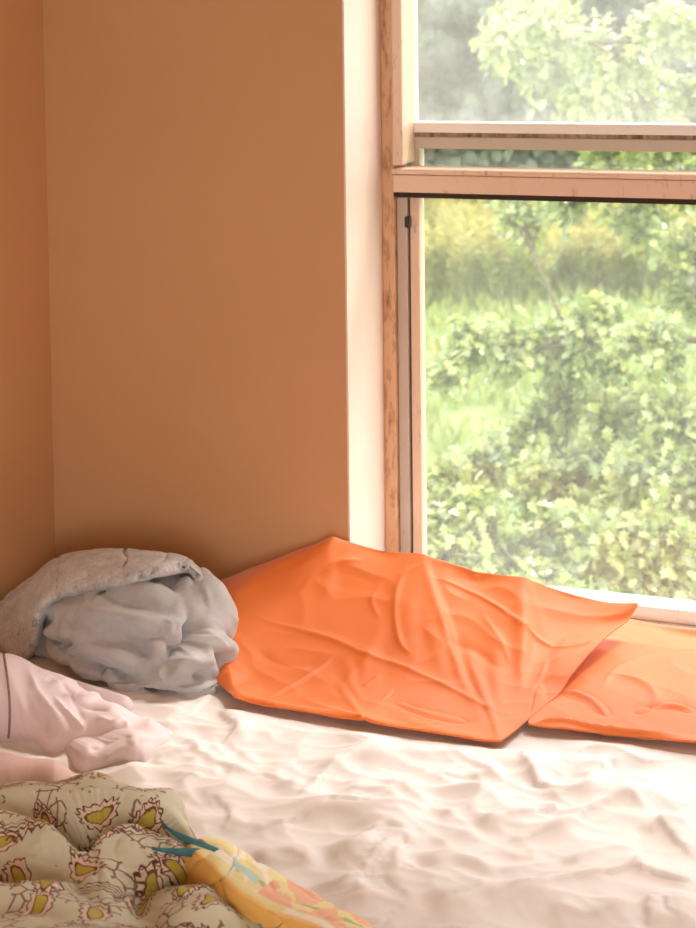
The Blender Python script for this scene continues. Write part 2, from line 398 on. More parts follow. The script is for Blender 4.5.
def cells(x, y, sx, sy, rot, seed, warp=.3):
    """distance to the nearest of many scattered points: smooth hollows that meet in crisp creases"""
    r_ = np.random.default_rng(seed); c, q = math.cos(R(rot)), math.sin(R(rot))
    a = (x*c+y*q)/sx; b = (-x*q+y*c)/sy
    a = a+warp*np.sin(b*1.7+seed)+.5*warp*np.sin(b*3.9+a*1.3); b = b+warp*np.sin(a*1.3+seed*2)+.4*warp*np.sin(a*3.1-b)
    K = 128; J = r_.random((K, K, 2)); ia = np.floor(a).astype(int); ib = np.floor(b).astype(int); best = np.full(a.shape, 9.)
    for di in (-1, 0, 1):
        for dj in (-1, 0, 1):
            j = J[(ia+di) % K, (ib+dj) % K]; best = np.minimum(best, (ia+di+j[..., 0]-a)**2+(ib+dj+j[..., 1]-b)**2)
    return np.minimum(np.sqrt(best), 1.1)
# ------------------------------------------------------------------ bed
BX0, BX1, BY0, BY1 = -.655, 1.42, -1.50, -.015
SHEET = mat('blush white cotton', (.75, .70, .68), .75, 0, 5, .15, 900, .0004)
SATIN = mat('orange satin cotton', (.77, .175, .024), .58, .05, 6, .12, 700, .0004, sheen=.25)
bed = tag(empty('bed', (.38, -.75, 0)), 'low bed with a thick mattress pushed into the corner under the window', 'bed')
MB().box(BX0, BX1, BY0, BY1, .20, BED-.012, .03, 4).build('mattress', mat('white mattress ticking', (.8, .76, .7), .8), bed)
MB().box(BX0+.01, BX1-.01, BY0+.01, BY1-.01, .12, .20, .006).build('bed_frame', mat('dark wood bed frame', (.12, .07, .04), .5), bed)
for x in (BX0+.06, BX1-.06):
    for y in (BY0+.06, BY1-.06): MB().box(x-.03, x+.03, y-.03, y+.03, 0, .12, .004).build('leg', bpy.data.materials['dark wood bed frame'], bed)
t_bed = tmp_box(BX0, BX1, BY0, BY1, .30, BED-.005)
t_wall = tmp_box(-1.2, -.004, -.0, .4, .2, 2.3)
t_left = tmp_box(-1.2, -.672, -2, .4, .2, 2.3)
t_sill = tmp_box(-.3, 1.7, -.01, .5, .2, ZS)
t_win = tmp_box(-.3, 1.7, .245, .5, .2, 2.3)
# ------------------------------------------------------------------ sheet
def sheet_fn(u, v):
    drp = 0; SK = 8
    def ed(t, n):
        i = t*n
        if i < SK: return 0, (SK-i)
        if i > n-SK: return 1, (i-(n-SK))
        return (i-SK)/(n-2*SK), 0
    u, d1 = ed(u, NU); v, d2 = ed(v, NV); drp = max(d1, d2)
    x = BX0-.004+u*(BX1-BX0+.008); y = BY0-.004+v*(BY1-BY0+.008)
    if drp:
        return (x, y, BED-.004-(drp-1)*.045)
    e = min(u, 1-u, v, 1-v); k = min(1, e/.04)
    near = 1-max(0, min(1, (y+.53)/.06))*(.85 if x > -.12 else .3)        # pressed flat under the pillows
    return (x, y, BED+.004, k*near)[:3]
NU, NV = 540, 390
me = grid_mesh('bed_sheet', sheet_fn, NU, NV)
V = getv(me); X, Y = V[:, 0], V[:, 1]
lowf = nz3(V*np.array((1, 1.3, 0)), 2.1, 8); a = (.75+.9*lowf)*(.022*cells(X, Y, .17, .085, 18, 3)**1.5+.011*cells(X, Y, .075, .045, -12, 5)**1.4+.0022*cells(X, Y, .035, .02, 30, 9))+.006*nz3(V*np.array((1, 1.6, 0)), 3, 2)
e = np.clip(np.minimum(np.minimum(X-BX0, BX1-X), np.minimum(Y-BY0, BY1-Y))/.05, 0, 1); near = 1-np.clip((Y+.53)/.06, 0, 1)*np.where(X > -.12, .85, .3)
V[:, 2] += np.maximum(a, 0)*e*near*(V[:, 2] > BED); setv(me, V)
RID = [([(292,808),(322,778),(359,760),(400,756)], .013), ([(240,831),(277,823),(326,812),(356,814),(404,810),(440,806)], .014),
 ([(322,857),(359,849),(382,829),(419,833)], .012), ([(307,883),(348,879),(374,861),(404,838),(420,850)], .013), ([(277,755),(281,782),(307,788)], .008),
 ([(221,704),(236,722),(243,745)], .010), ([(205,790),(232,808),(240,830)], .008), ([(359,872),(364,905),(362,925)], .008), ([(404,838),(396,875),(419,909)], .008),
 ([(436,820),(473,807),(500,788)], .011), ([(477,832),(499,822),(544,811),(560,800)], .013), ([(524,742),(529,766),(552,788),(585,790),(612,777)], .012),
 ([(580,785),(597,766),(612,755),(626,768)], .010), ([(496,852),(526,837),(563,826),(585,811),(630,798),(650,815)], .013), ([(485,912),(529,893),(578,878),(623,865),(648,846)], .014),
 ([(627,863),(660,871),(700,876)], .012), ([(565,864),(608,848),(645,846)], .008), ([(655,815),(675,833),(700,855)], .010), ([(555,762),(585,748),(615,750),(645,758),(685,752)], .009),
 ([(430,915),(470,902),(500,890)], .010), ([(650,895),(660,928)], .010), ([(690,885),(680,928)], .010), ([(150,760),(175,752),(210,745)], .008), ([(185,735),(215,760),(260,775)], .007),
 ([(330,730),(380,752),(440,745)], .007), ([(250,860),(285,852),(320,862)], .009), ([(420,870),(460,862),(500,872)], .009), ([(640,830),(668,822),(696,828)], .008), ([(170,790),(200,775),(225,770)], .008),
 ([(430,770),(470,775),(505,765)], .008), ([(545,905),(590,912),(640,900)], .010), ([(340,785),(380,792),(430,785)], .008)]
for P, a in RID: fold(me, [tuple(onz(px, py, BED+.015)) for px, py in P], a*1.35, .016, .034, up=(.03, -.12, .98), cusp=.2)
sheet = tag(link_mesh('bed_sheet', me, SHEET), 'wrinkled blush white cotton sheet spread over the mattress', 'sheet')
# ------------------------------------------------------------------ pillows
t_bed2 = tmp_box(BX0, BX1, BY0, BY1, .30, BED+.010)
A = Vector((.445, -.415, BED+.022)); B_ = Vector((1.06, -.382, BED+.025)); C_ = Vector((1.05, .215, BED-.005)); D_ = Vector((.40, .215, BED-.005))
PN = (54, 44)
me, idx = pouch_mesh('pillowcase', [A, B_, C_, D_], PN[0], PN[1], .03)
pins = [idx[(1, i, j)] for i, j in ((0, 0), (PN[0], 0), (PN[0], PN[1]), (0, PN[1]))]+[idx[(1, i, 0)] for i in range(0, PN[0], 6)]
me = simulate(me, [t_bed2, t_sill, t_win], frames=24, shrink=-.0, pins=pins, pressure=9, mass=.3, bend=.4, tension=20, quality=6, dist=.006)
me = densify(me, 2); me.name = 'pillowcase'
hem2 = [me.vertices[idx[(1, i, 0)]].co.copy() for i in range(PN[0]+1)]
for P, a, w in [([(515, 716), (560, 722), (620, 732), (700, 738)], .008, .005), ([(600, 672), (640, 682), (656, 700), (640, 722)], .006, .010), ([(560, 690), (590, 700), (610, 720)], -.008, .012), ([(630, 715), (665, 706), (700, 712)], -.008, .012), ([(600, 690), (620, 668), (660, 655)], .004, .008)]:
    fold(me, P, a, w)
ncreases(me, 9, .002, 5, sharp=2.0)
pil2 = tag(link_mesh('pillow', me, SATIN), 'orange pillow lying flat along the window sill, partly under the propped pillow', 'pillow', 'orange pillows')
TL = ony(333, 533, -.035); TR = ony(641, 602, .035); BR = onz(500, 742, BED+.024); BL = onz(233, 697, BED+.03)
PN = (66, 46)
me, idx = pouch_mesh('pillowcase', [BL, BR, TR, TL], PN[0], PN[1], .03)
ML = ony(221, 602, -.20)
for (s, i, j), k in idx.items():
    u, v = i/PN[0], j/PN[1]
    me.vertices[k].co += (ML-(BL+TL)/2)*((1-u)**3*math.sin(math.pi*v)*.9) + Vector((0, -.01, .004))*math.sin(math.pi*u)*v
pins = [idx[(1, i, j)] for i, j in ((0, 0), (PN[0], 0), (PN[0], PN[1]), (0, PN[1]), (0, PN[1]//2))]
pins += [idx[(1, i, PN[1])] for i in (20, 42)]+[idx[(1, i, 0)] for i in (33,)]
t_p2 = tmp_ell((.72, -.09, BED+.0), (.33, .27, .055))
me = simulate(me, [t_bed2, t_wall, t_sill, t_win, t_p2], frames=26, shrink=-.01, pins=pins, pressure=18, mass=.3, bend=.4, tension=22, quality=6, dist=.006)
me = densify(me, 2); me.name = 'pillowcase'
hem1 = [me.vertices[idx[(1, i, 0)]].co.copy() for i in range(PN[0]+1)]+[me.vertices[idx[(1, PN[0], j)]].co.copy() for j in range(1, PN[1]+1)]
for P, a, w in [([(242,610),(273,623),(330,639),(368,655),(400,666),(440,684),(470,699),(496,712),(526,715)], .006, .007), ([(295,598),(314,576),(336,563),(368,560)], .007, .007),
 ([(428,562),(403,576),(395,607),(400,642),(414,657)], .006, .006), ([(340,651),(311,674),(286,689),(257,702)], .005, .005), ([(381,674),(362,689)], .003, .005),
 ([(423,576),(450,583),(486,600),(516,619),(546,644),(579,646),(605,634),(627,614)], .005, .004), ([(539,686),(562,666),(584,648)], .005, .006), ([(289,693),(314,715),(336,732)], .006, .007),
 ([(250,650),(290,665),(330,660)], -.006, .012), ([(390,700),(430,715),(480,725)], -.007, .012), ([(440,640),(475,650),(505,675)], -.006, .014),
 ([(520,700),(540,680),(548,655)], .004, .005), ([(380,620),(372,600),(385,580)], .003, .005), ([(480,612),(500,640),(512,668)], .003, .006), ([(260,580),(290,572),(320,556)], .004, .007)]:
    fold(me, P, a*.62, w*1.15)
ncreases(me, 9, .0022, 2, (1, 1.4, 1.2), sharp=2.0)
pil1 = tag(link_mesh('pillow', me, SATIN), 'orange pillow propped diagonally against the wall corner, its point reaching over the sill', 'pillow', 'orange pillows')
drop(t_p2)
for po_, hm in ((pil1, hem1), (pil2, hem2)): MB().tube(hm, [.0022]*len(hm), 6).build('hem', SATIN, po_, True)
# ------------------------------------------------------------------ grey blanket
def fleece(name, c1, c2, sc=420, bd=.0025):
    m, t, b = nt(name); b.inputs['Roughness'].default_value = .95; b.inputs['Specular IOR Level'].default_value = .1
    b.inputs['Sheen Weight'].default_value = .4; b.inputs['Sheen Roughness'].default_value = .6
    tc = N(t, 'ShaderNodeTexCoord'); n = N(t, 'ShaderNodeTexNoise'); n.inputs['Scale'].default_value = sc; n.inputs['Detail'].default_value = 4
    n2 = N(t, 'ShaderNodeTexNoise'); n2.inputs['Scale'].default_value = 30; n2.inputs['Detail'].default_value = 5
    t.links.new(tc.outputs['Object'], n.inputs['Vector']); t.links.new(tc.outputs['Object'], n2.inputs['Vector'])
    mm = N(t, 'ShaderNodeMath', operation='ADD'); t.links.new(n.outputs['Fac'], mm.inputs[0]); t.links.new(n2.outputs['Fac'], mm.inputs[1])
    md = N(t, 'ShaderNodeMath', operation='MULTIPLY'); md.inputs[1].default_value = .5; t.links.new(mm.outputs[0], md.inputs[0])
    r = ramp(t, [(.35, c2), (.6, c1)]); t.links.new(md.outputs[0], r.inputs['Fac']); t.links.new(r.outputs['Color'], b.inputs['Base Color'])
    bp = N(t, 'ShaderNodeBump'); bp.inputs['Strength'].default_value = .7; bp.inputs['Distance'].default_value = bd
    t.links.new(md.outputs[0], bp.inputs['Height']); t.links.new(bp.outputs['Normal'], b.inputs['Normal'])
    return m
GREY = fleece('grey fleece', (.47, .46, .47), (.38, .37, .38), 500, .0015)
PLUSH = fleece('pale grey plush lining', (.62, .60, .60), (.36, .35, .35), 190, .004)
GL = tag(empty('fleece_blanket', (-.35, -.28, BED)), 'crumpled grey fleece blanket heaped in the corner beside the orange pillow', 'blanket')
cc = (-.32, -.30, BED)
parts = [([(-.36, -.27, .60), (-.27, -.25, .595)], (.137, .128)), ([(-.50, -.30, .57), (-.36, -.33, .60)], (.055, .11)), ([(-.30, -.36, .58)], (.105,)), ([(-.17, -.33, .585), (-.165, -.40, .575)], (.062, .050)),
         ([(-.60, -.28, .56), (-.5, -.2, .56)], (.05, .07))]
me = sdf_heap('blanket', parts, .012, cc, 260, 260, .5, wob=.006, wsc=14, seed=2)
ROLLS = [([(40,612),(62,604),(95,612),(131,618),(160,626),(172,642)], .026), ([(38,648),(60,658),(84,670),(98,682)], .024), ([(78,650),(105,648),(128,658),(146,684)], .021),
 ([(110,590),(140,596),(164,608),(178,622)], .025), ([(197,568),(206,590),(212,616),(206,636)], .027), ([(182,582),(190,604),(192,628)], .017), ([(200,648),(220,644),(230,654),(222,668)], .019),
 ([(172,664),(190,660),(212,662)], .016), ([(160,662),(164,682),(158,698)], .013), ([(172,688),(190,694),(212,688),(222,676)], .020), ([(108,674),(122,690),(142,698)], .017), ([(55,632),(85,630),(118,634)], .015), ([(150,640),(156,652),(152,664)], .012), ([(60,598),(90,598),(118,602)], .014), ([(128,664),(140,676),(150,690)], .010), ([(206,664),(214,674),(210,688)], .012)]
ctr = np.array((-.34, -.22, .60)); new = []
for P, r_ in ROLLS:
    q = spline(snap(me, P), 3); q = [x+(ctr-x)/np.linalg.norm(ctr-x)*r_*.16 for x in q]; m_ = len(q)
    new.append((q, [r_*(.50+.55*math.sin(math.pi*k/(m_-1))**.6) for k in range(m_)]))
bpy.data.meshes.remove(me)
parts = [(P, tuple(x-.017 for x in rr)) for P, rr in parts]
me = sdf_heap('blanket', parts+new, .0027, cc, 84, 84, .5, wob=.004, wsc=16, seed=2)
e1 = tmp_ell((-.33, -.27, BED+.02), (.20, .15, .135)); e3 = tmp_ell((-.5, -.27, BED), (.12, .12, .07)); e2 = tmp_ell((-.2, -.34, BED), (.08, .08, .06))
me = simulate(me, [t_bed, t_wall, t_left, e1, e2, e3], frames=4, shrink=-.05, pins=[j*85+i for j in range(85) for i in range(85) if i in (0, 84) or j in (0, 84)], bend=2, tension=20, mass=.3, quality=6, dist=.006, fric=8)
drop(e1, e2, e3); me = densify(me, 2)
GF = [([(40,614),(60,605),(93,611),(131,617),(160,626),(172,642)], .009, .018, .007), ([(78,648),(106,650),(132,664),(148,686)], .009, .014, .006), ([(36,650),(60,660),(84,672),(98,684)], .008, .012, .006), ([(197,570),(206,592),(212,614)], .007, .010, .006),
 ([(200,640),(218,640),(230,650)], .008, .008, .005), ([(172,662),(190,660),(210,664)], .007, .008, .005), ([(160,664),(164,680),(158,696)], .007, .006, .005)]
for P, a, w, w2 in GF: fold(me, P, a, w, w2, cusp=.35, ends=.45)
relax(me, 2); V = getv(me); V[:, 2] = np.maximum(V[:, 2], BED+.006); V[:, 0] = np.maximum(V[:, 0], XL+.006); V[:, 1] = np.minimum(V[:, 1], -.008); setv(me, V)
gb = link_mesh('blanket', me, GREY, GL)
# plush band turned over along the top, and the flap falling to the left
def loft(name, rows, nu=60, nv=10, th=0, closed=False):
    rs = [spline(r, max(1, nu//(len(r)-1))) for r in rows]; m = min(len(r) for r in rs)
    rs = [np.array([r[min(len(r)-1, round(i*(len(r)-1)/(nu)))] for i in range(nu+1)]) for r in rs]
    cols = np.array([spline([r[i] for r in rs], nv) for i in range(nu+1)])      # nu+1 x M x 3
    M = cols.shape[1]
    return grid_mesh(name, lambda u, v: cols[int(round(u*nu)), int(round(v*(M-1)))], nu, M-1)
def rows_px(me, rows, off):
    out = []
    for r, o in zip(rows, off):
        q = snap(me, r); out.append([p+np.array((.25, -.55, .8))*o for p in q])
    return out
top = [ony(-30, 640, -.30), ony(6, 600, -.26), ony(34, 578, -.23), ony(58, 560, -.225), ony(90, 553, -.235), ony(125, 552, -.24), ony(160, 555, -.24), ony(188, 562, -.25), ony(206, 582, -.28)]
low = [ony(10, 665, -.40), ony(30, 643, -.405), ony(38, 610, -.40), ony(56, 592, -.39), ony(90, 585, -.385), ony(126, 578, -.375), ony(158, 569, -.35), ony(186, 567, -.30), ony(205, 586, -.30)]
mid = [a.lerp(b, .5)+Vector((.1, -.2, .5)).normalized()*w for a, b, w in zip(top, low, (.015, .018, .016, .012, .010, .008, .006, .003, .001))]
bk = [p+Vector((-.02, .05, -.035)) for p in top]; un = [p+Vector((-.0, .02, -.016)) for p in low]
me = loft('turned_edge', [bk, top, mid, low, un], 140, 12)
ncreases(me, 22, .003, 8); V = getv(me); V[:, 0] = np.maximum(V[:, 0], XL+.010); V[:, 2] = np.maximum(V[:, 2], BED+.008); setv(me, V)
te = tag(link_mesh('turned_edge', me, PLUSH, GL), 'paler plush turned-over edge'); solidify(te, .007, -1)
# ------------------------------------------------------------------ pale pink duvet
PINK = mat('pale lilac pink cotton', (.72, .60, .615), .7, 0, 5, .15, 800, .0004, sheen=.1)
PINK2 = mat('dusty pink cotton', (.60, .40, .36), .7, 0, 5, .15, 800, .0004)
SEAM = mat('dark mauve seam', (.28, .17, .17), .8)
DV = tag(empty('duvet', (-.35, -.62, BED)), 'pale lilac pink duvet bunched up in front of the grey fleece blanket', 'duvet')
Z = lambda px, py, z: np.array(onz(px, py, z))
parts = [([Z(-130, 720, .60), Z(-60, 712, .60), Z(0, 705, .60), Z(50, 712, .59), Z(95, 722, .577)], (.08, .085, .078, .058, .036)), ([Z(60, 735, .575), Z(110, 730, .575), Z(150, 735, .565)], (.035, .035, .022)),
         ([Z(90, 760, .565), Z(130, 755, .565), Z(165, 740, .56)], (.028, .030, .015)), ([Z(40, 690, .57), Z(120, 708, .565)], (.035, .022))]
me = sdf_heap('duvet_cover', parts, .008, tuple(Z(50, 730, BED)), 240, 200, .5, wob=.003, wsc=18, seed=5)
DF = [([(20,657),(34,686),(52,709),(72,741)], .010, .006), ([(52,695),(69,715),(86,729)], .009, .005), ([(32,672),(57,683),(86,686)], .008, .006), ([(57,695),(86,696),(121,697)], .008, .006),
 ([(130,697),(135,712),(124,723),(89,745)], .010, .005), ([(89,752),(105,742),(122,730)], -.012, .006), ([(95,716),(112,722),(124,716)], .007, .006), ([(45,670),(70,690),(80,712),(88,735)], -.007, .007),
 ([(28,690),(42,715),(55,742)], -.006, .008), ([(70,702),(95,708),(110,712)], -.007, .006), ([(0,660),(20,700),(40,740)], .005, .012), ([(130,735),(150,722),(165,715)], .007, .007), ([(100,765),(120,750),(140,745)], .006, .007), ([(140,705),(155,718),(170,735)], .006, .006), ([(110,758),(130,765),(145,758)], -.006, .006)]
for P, a, w in DF: fold(me, P, a, w, cusp=.4)
relax(me, 1); V = getv(me); V[:, 2] = np.maximum(V[:, 2], BED+.006); V[:, 0] = np.maximum(V[:, 0], XL+.006); setv(me, V)
dv = link_mesh('duvet_cover', me, PINK, DV)
sm = [Vector(p)+Vector((.2, -.6, .5))*.0015 for p in snap(me, [(4+6*math.sin(k/24*2.6), 654+k*4) for k in range(22)])]
MB().tube(sm, [.0022]*len(sm), 6).build('seam', SEAM, DV, True)
parts = [([Z(-60, 790, .565), Z(0, 782, .57), Z(50, 782, .568), Z(75, 783, .56)], (.045, .040, .030, .014))]
me = sdf_heap('folded_layer', parts, .006, tuple(Z(20, 790, BED)), 90, 80, .4, wob=.004, wsc=16, seed=8)
d2 = tag(link_mesh('folded_layer', me, PINK2, DV), 'deeper dusty pink folded layer')
# ------------------------------------------------------------------ patterned quilt
def quilt_mat():
    m, t, b = nt('sage quilt print'); b.inputs['Roughness'].default_value = .75
    L = t.links
    uv = N(t, 'ShaderNodeAttribute'); uv.attribute_name = 'print_uv'
    dn = N(t, 'ShaderNodeTexNoise'); dn.inputs['Scale'].default_value = 60; dn.inputs['Detail'].default_value = 2
    L.new(uv.outputs['Vector'], dn.inputs['Vector'])
    ds = N(t, 'ShaderNodeVectorMath', operation='MULTIPLY_ADD'); ds.inputs[1].default_value = (.006,)*3; L.new(dn.outputs['Color'], ds.inputs[0]); L.new(uv.outputs['Vector'], ds.inputs[2])
    vo = N(t, 'ShaderNodeTexVoronoi', voronoi_dimensions='2D'); vo.inputs['Scale'].default_value = 14.5; vo.inputs['Randomness'].default_value = .75
    L.new(ds.outputs[0], vo.inputs['Vector'])
    sc = N(t, 'ShaderNodeVectorMath', operation='SCALE'); sc.inputs['Scale'].default_value = 1; L.new(ds.outputs[0], sc.inputs[0])
    sb = N(t, 'ShaderNodeVectorMath', operation='SUBTRACT'); L.new(sc.outputs[0], sb.inputs[0]); L.new(vo.outputs['Position'], sb.inputs[1])
    sp = N(t, 'ShaderNodeSeparateXYZ')
    rt = N(t, 'ShaderNodeVectorRotate'); rt.rotation_type = 'Z_AXIS'; L.new(sb.outputs[0], rt.inputs['Vector'])
    cs = N(t, 'ShaderNodeSeparateColor'); L.new(vo.outputs['Color'], cs.inputs[0])
    def M(op, a, b_=None, c=None):
        n = N(t, 'ShaderNodeMath', operation=op)
        for i, x in enumerate((a, b_, c)):
            if x is None: continue
            if isinstance(x, (int, float)): n.inputs[i].default_value = x
            else: L.new(x, n.inputs[i])
        return n.outputs[0]
    L.new(M('MULTIPLY', cs.outputs[0], 6.28), rt.inputs['Angle']); L.new(rt.outputs[0], sp.inputs[0])
    X = M('MULTIPLY', sp.outputs['X'], 14.5); Y = M('MULTIPLY', sp.outputs['Y'], 14.5)      # cell units
    Yc = M('ADD', Y, M('MULTIPLY', M('MULTIPLY', X, X), .9))                            # bend the leaf
    ex = M('MULTIPLY', X, 1.0); ey = M('MULTIPLY', Yc, 1.9)
    r = M('SQRT', M('ADD', M('MULTIPLY', ex, ex), M('MULTIPLY', ey, ey)))
    th = M('ARCTAN2', ey, ex)
    saw = M('ABSOLUTE', M('SUBTRACT', M('FRACT', M('MULTIPLY', th, 2.07)), .5))
    edge = M('ADD', .36, M('MULTIPLY', saw, .20))
    dl = M('SUBTRACT', r, edge)
    inside = M('LESS_THAN', dl, 0)
    line = M('LESS_THAN', M('ABSOLUTE', dl), .028)
    core = M('LESS_THAN', M('SQRT', M('ADD', M('MULTIPLY', M('MULTIPLY', X, X), 1.0), M('MULTIPLY', M('MULTIPLY', Yc, Yc), 7))), .26)
    corel = M('LESS_THAN', M('ABSOLUTE', M('SUBTRACT', M('SQRT', M('ADD', M('MULTIPLY', X, X), M('MULTIPLY', M('MULTIPLY', Yc, Yc), 7))), .28)), .03)
    wv = M('LESS_THAN', M('ABSOLUTE', M('SUBTRACT', M('FRACT', M('ADD', M('MULTIPLY', X, 6), M('MULTIPLY', M('ABSOLUTE', M('SUBTRACT', M('FRACT', M('MULTIPLY', Yc, 4)), .5)), 1.4))), .5)), .10)
    has = M('GREATER_THAN', cs.outputs[1], .16); feather = M('GREATER_THAN', cs.outputs[2], .45)
    def mixc(f, a, b_):
        n = N(t, 'ShaderNodeMix', data_type='RGBA'); L.new(f, n.inputs[0])
        for i, x in ((6, a), (7, b_)):
            if isinstance(x, tuple): n.inputs[i].default_value = (*x, 1)
            else: L.new(x, n.inputs[i])
        return n.outputs[2]
    col = mixc(M('MULTIPLY', inside, has), (.54, .51, .38), (.64, .47, .37))
    col = mixc(M('MULTIPLY', M('MULTIPLY', inside, wv), M('MULTIPLY', has, feather)), col, (.10, .035, .022))
    col = mixc(M('MULTIPLY', core, has), col, (.42, .34, .045))
    col = mixc(M('MULTIPLY', corel, has), col, (.12, .045, .03))
    col = mixc(M('MULTIPLY', line, has), col, (.10, .035, .022))
    # small sprigs between the leaves
    v2 = N(t, 'ShaderNodeTexVoronoi', voronoi_dimensions='2D', feature='DISTANCE_TO_EDGE'); v2.inputs['Scale'].default_value = 60; L.new(ds.outputs[0], v2.inputs['Vector'])
    n3 = N(t, 'ShaderNodeTexNoise'); n3.inputs['Scale'].default_value = 22; L.new(uv.outputs['Vector'], n3.inputs['Vector'])
    sprig = M('MULTIPLY', M('LESS_THAN', v2.outputs['Distance'], .075), M('GREATER_THAN', n3.outputs['Fac'], .53))
    sprig = M('MULTIPLY', sprig, M('SUBTRACT', 1, M('MULTIPLY', inside, has)))
    col = mixc(sprig, col, (.20, .10, .07))
    # brown feathery bands that cross the cloth here and there
    wx = N(t, 'ShaderNodeSeparateXYZ'); L.new(ds.outputs[0], wx.inputs[0]); n4 = N(t, 'ShaderNodeTexNoise'); n4.inputs['Scale'].default_value = 9; L.new(uv.outputs['Vector'], n4.inputs['Vector'])
    zz = M('ABSOLUTE', M('SUBTRACT', M('FRACT', M('MULTIPLY', wx.outputs['X'], 75)), .5)); yy = M('ADD', wx.outputs['Y'], M('MULTIPLY', zz, .012))
    yy = M('ADD', yy, M('MULTIPLY', n4.outputs['Fac'], .08))
    st = M('MULTIPLY', M('LESS_THAN', M('FRACT', M('MULTIPLY', yy, 110)), .38), M('LESS_THAN', M('FRACT', M('MULTIPLY', yy, 7.5)), .24))
    n5 = N(t, 'ShaderNodeTexNoise'); n5.inputs['Scale'].default_value = 11; n5.inputs['Detail'].default_value = 0; mpn = N(t, 'ShaderNodeVectorMath', operation='ADD'); mpn.inputs[1].default_value = (5, 2, 0); L.new(uv.outputs['Vector'], mpn.inputs[0]); L.new(mpn.outputs[0], n5.inputs['Vector'])
    col = mixc(M('MULTIPLY', st, M('GREATER_THAN', n5.outputs['Fac'], .44)), col, (.13, .05, .032))
    L.new(col, b.inputs['Base Color'])
    return m
QUILT = quilt_mat()
QU = tag(empty('quilt', (-.1, -1.0, BED)), 'patterned sage quilt with brown and yellow leaf motifs heaped at the bed edge', 'quilt')
parts = [([Z(-60, 835, .60), Z(20, 828, .60), Z(90, 824, .605), Z(150, 832, .60), Z(172, 845, .59)], (.06, .062, .065, .055, .03)),
         ([Z(-60, 830, .64), Z(0, 848, .635), Z(45, 862, .63), Z(72, 880, .62)], (.034, .034, .032, .024)), ([Z(-40, 800, .61), Z(2, 812, .62), Z(12, 832, .62)], (.03, .026, .02)),
         ([Z(-60, 925, .63), Z(0, 916, .632), Z(45, 912, .635), Z(72, 930, .63), Z(76, 980, .62)], (.045, .042, .040, .036, .04)),
         ([Z(165, 868, .61), Z(125, 866, .622), Z(105, 888, .622), Z(104, 925, .615), Z(110, 990, .6)], (.030, .036, .032, .036, .05)),
         ([Z(178, 925, .60), Z(190, 945, .60)], (.052, .06)), ([Z(-60, 980, .6), Z(100, 1000, .6), Z(190, 1000, .59)], (.08, .08, .07)), ([Z(230, 960, .57), Z(220, 1000, .57)], (.05, .05))]
me = sdf_heap('quilt_cover', parts, .0045, tuple(Z(100, 905, BED+.0)), 110, 100, .6, wob=.004, wsc=20, seed=9)
QF = [([(60,800),(90,795),(130,800)], -.005, .010), ([(60,852),(75,835),(90,825)], -.006, .008), ([(120,845),(140,835),(160,835)], .006, .006), ([(20,852),(45,862),(65,870)], .004, .008),
 ([(15,890),(35,890),(60,897)], .005, .006), ([(110,900),(125,880),(150,868)], -.008, .007), ([(125,880),(135,895),(128,915)], -.008, .006), ([(150,890),(165,885),(185,890)], .004, .007), ([(5,905),(30,915),(50,928)], -.005, .007),
 ([(30,880),(55,885),(80,890)], -.010, .006), ([(85,850),(95,865),(100,880)], -.006, .006)]
for P, a, w in QF: fold(me, P, a, w, cusp=.4)
me = simulate(me, [t_bed], frames=3, shrink=-.04, pins=[j*111+i for j in range(101) for i in range(111) if i in (0, 110) or j in (0, 100)], bend=2, tension=20, mass=.3, quality=6, dist=.006, fric=8)
me = densify(me, 2)
V = getv(me); V[:, 2] = np.maximum(V[:, 2], BED+.008); V[:, 1] = np.maximum(V[:, 1], BY0-.02); V[:, 0] = np.maximum(V[:, 0], XL+.006)
V[:, 1] = np.maximum(V[:, 1], BY0); setv(me, V)
def print_uv(me, nu, nv):
    V = getv(me); e1 = np.array((.90, .43, 0)); nr = np.array((.25, -.62, .74)); nr /= np.linalg.norm(nr); e2 = np.cross(nr, e1)
    h = (V @ nr)[:, None]
    a = np.concatenate([(V @ e1)[:, None]+h*.35, (V @ e2)[:, None]-h*.55, 0*h], 1)+3
    at = me.attributes.new('print_uv', 'FLOAT_VECTOR', 'POINT'); at.data.foreach_set('vector', np.ascontiguousarray(a).ravel())
print_uv(me, 330, 300)
qb = link_mesh('quilt_cover', me, QUILT, QU)
# ------------------------------------------------------------------ printed cloth on the quilt's edge
def print_mat():
    m, t, b = nt('yellow printed cotton'); b.inputs['Roughness'].default_value = .6
    at = N(t, 'ShaderNodeVertexColor'); at.layer_name = 'Print'; t.links.new(at.outputs['Color'], b.inputs['Base Color'])
    b.inputs['Subsurface Weight'].default_value = 0
    return m
PRINT = print_mat()
Bk = [Z(196, 838, .60), Z(226, 843, .59), Z(248, 857, .58), Z(291, 882, .577), Z(327, 902, .575), Z(372, 926, .572), Z(420, 955, .57)]
Rg = [Z(190, 846, .645), Z(213, 866, .645), Z(235, 889, .645), Z(255, 901, .64), Z(276, 912, .635), Z(318, 927, .625), Z(360, 950, .615)]
Md = [Z(212, 848, .628), Z(226, 853, .622), Z(245, 872, .618), Z(272, 893, .613), Z(300, 908, .608), Z(345, 928, .60), Z(385, 950, .59)]
Ft = [Z(178, 858, .620), Z(190, 885, .605), Z(205, 905, .60), Z(222, 922, .60), Z(240, 940, .59), Z(270, 965, .58), Z(300, 990, .58)]
Fb = [Z(176, 862, .610), Z(192, 895, .59), Z(206, 916, .585), Z(222, 934, .585), Z(236, 955, .58), Z(262, 980, .57), Z(290, 1010, .57)]
me = loft('printed_cloth', [Bk, Md, Rg, Ft, Fb], 200, 24)
ncreases(me, 18, .004, 6)
ca = me.color_attributes.new('Print', 'FLOAT_COLOR', 'POINT')
M_ = len(me.vertices)//201
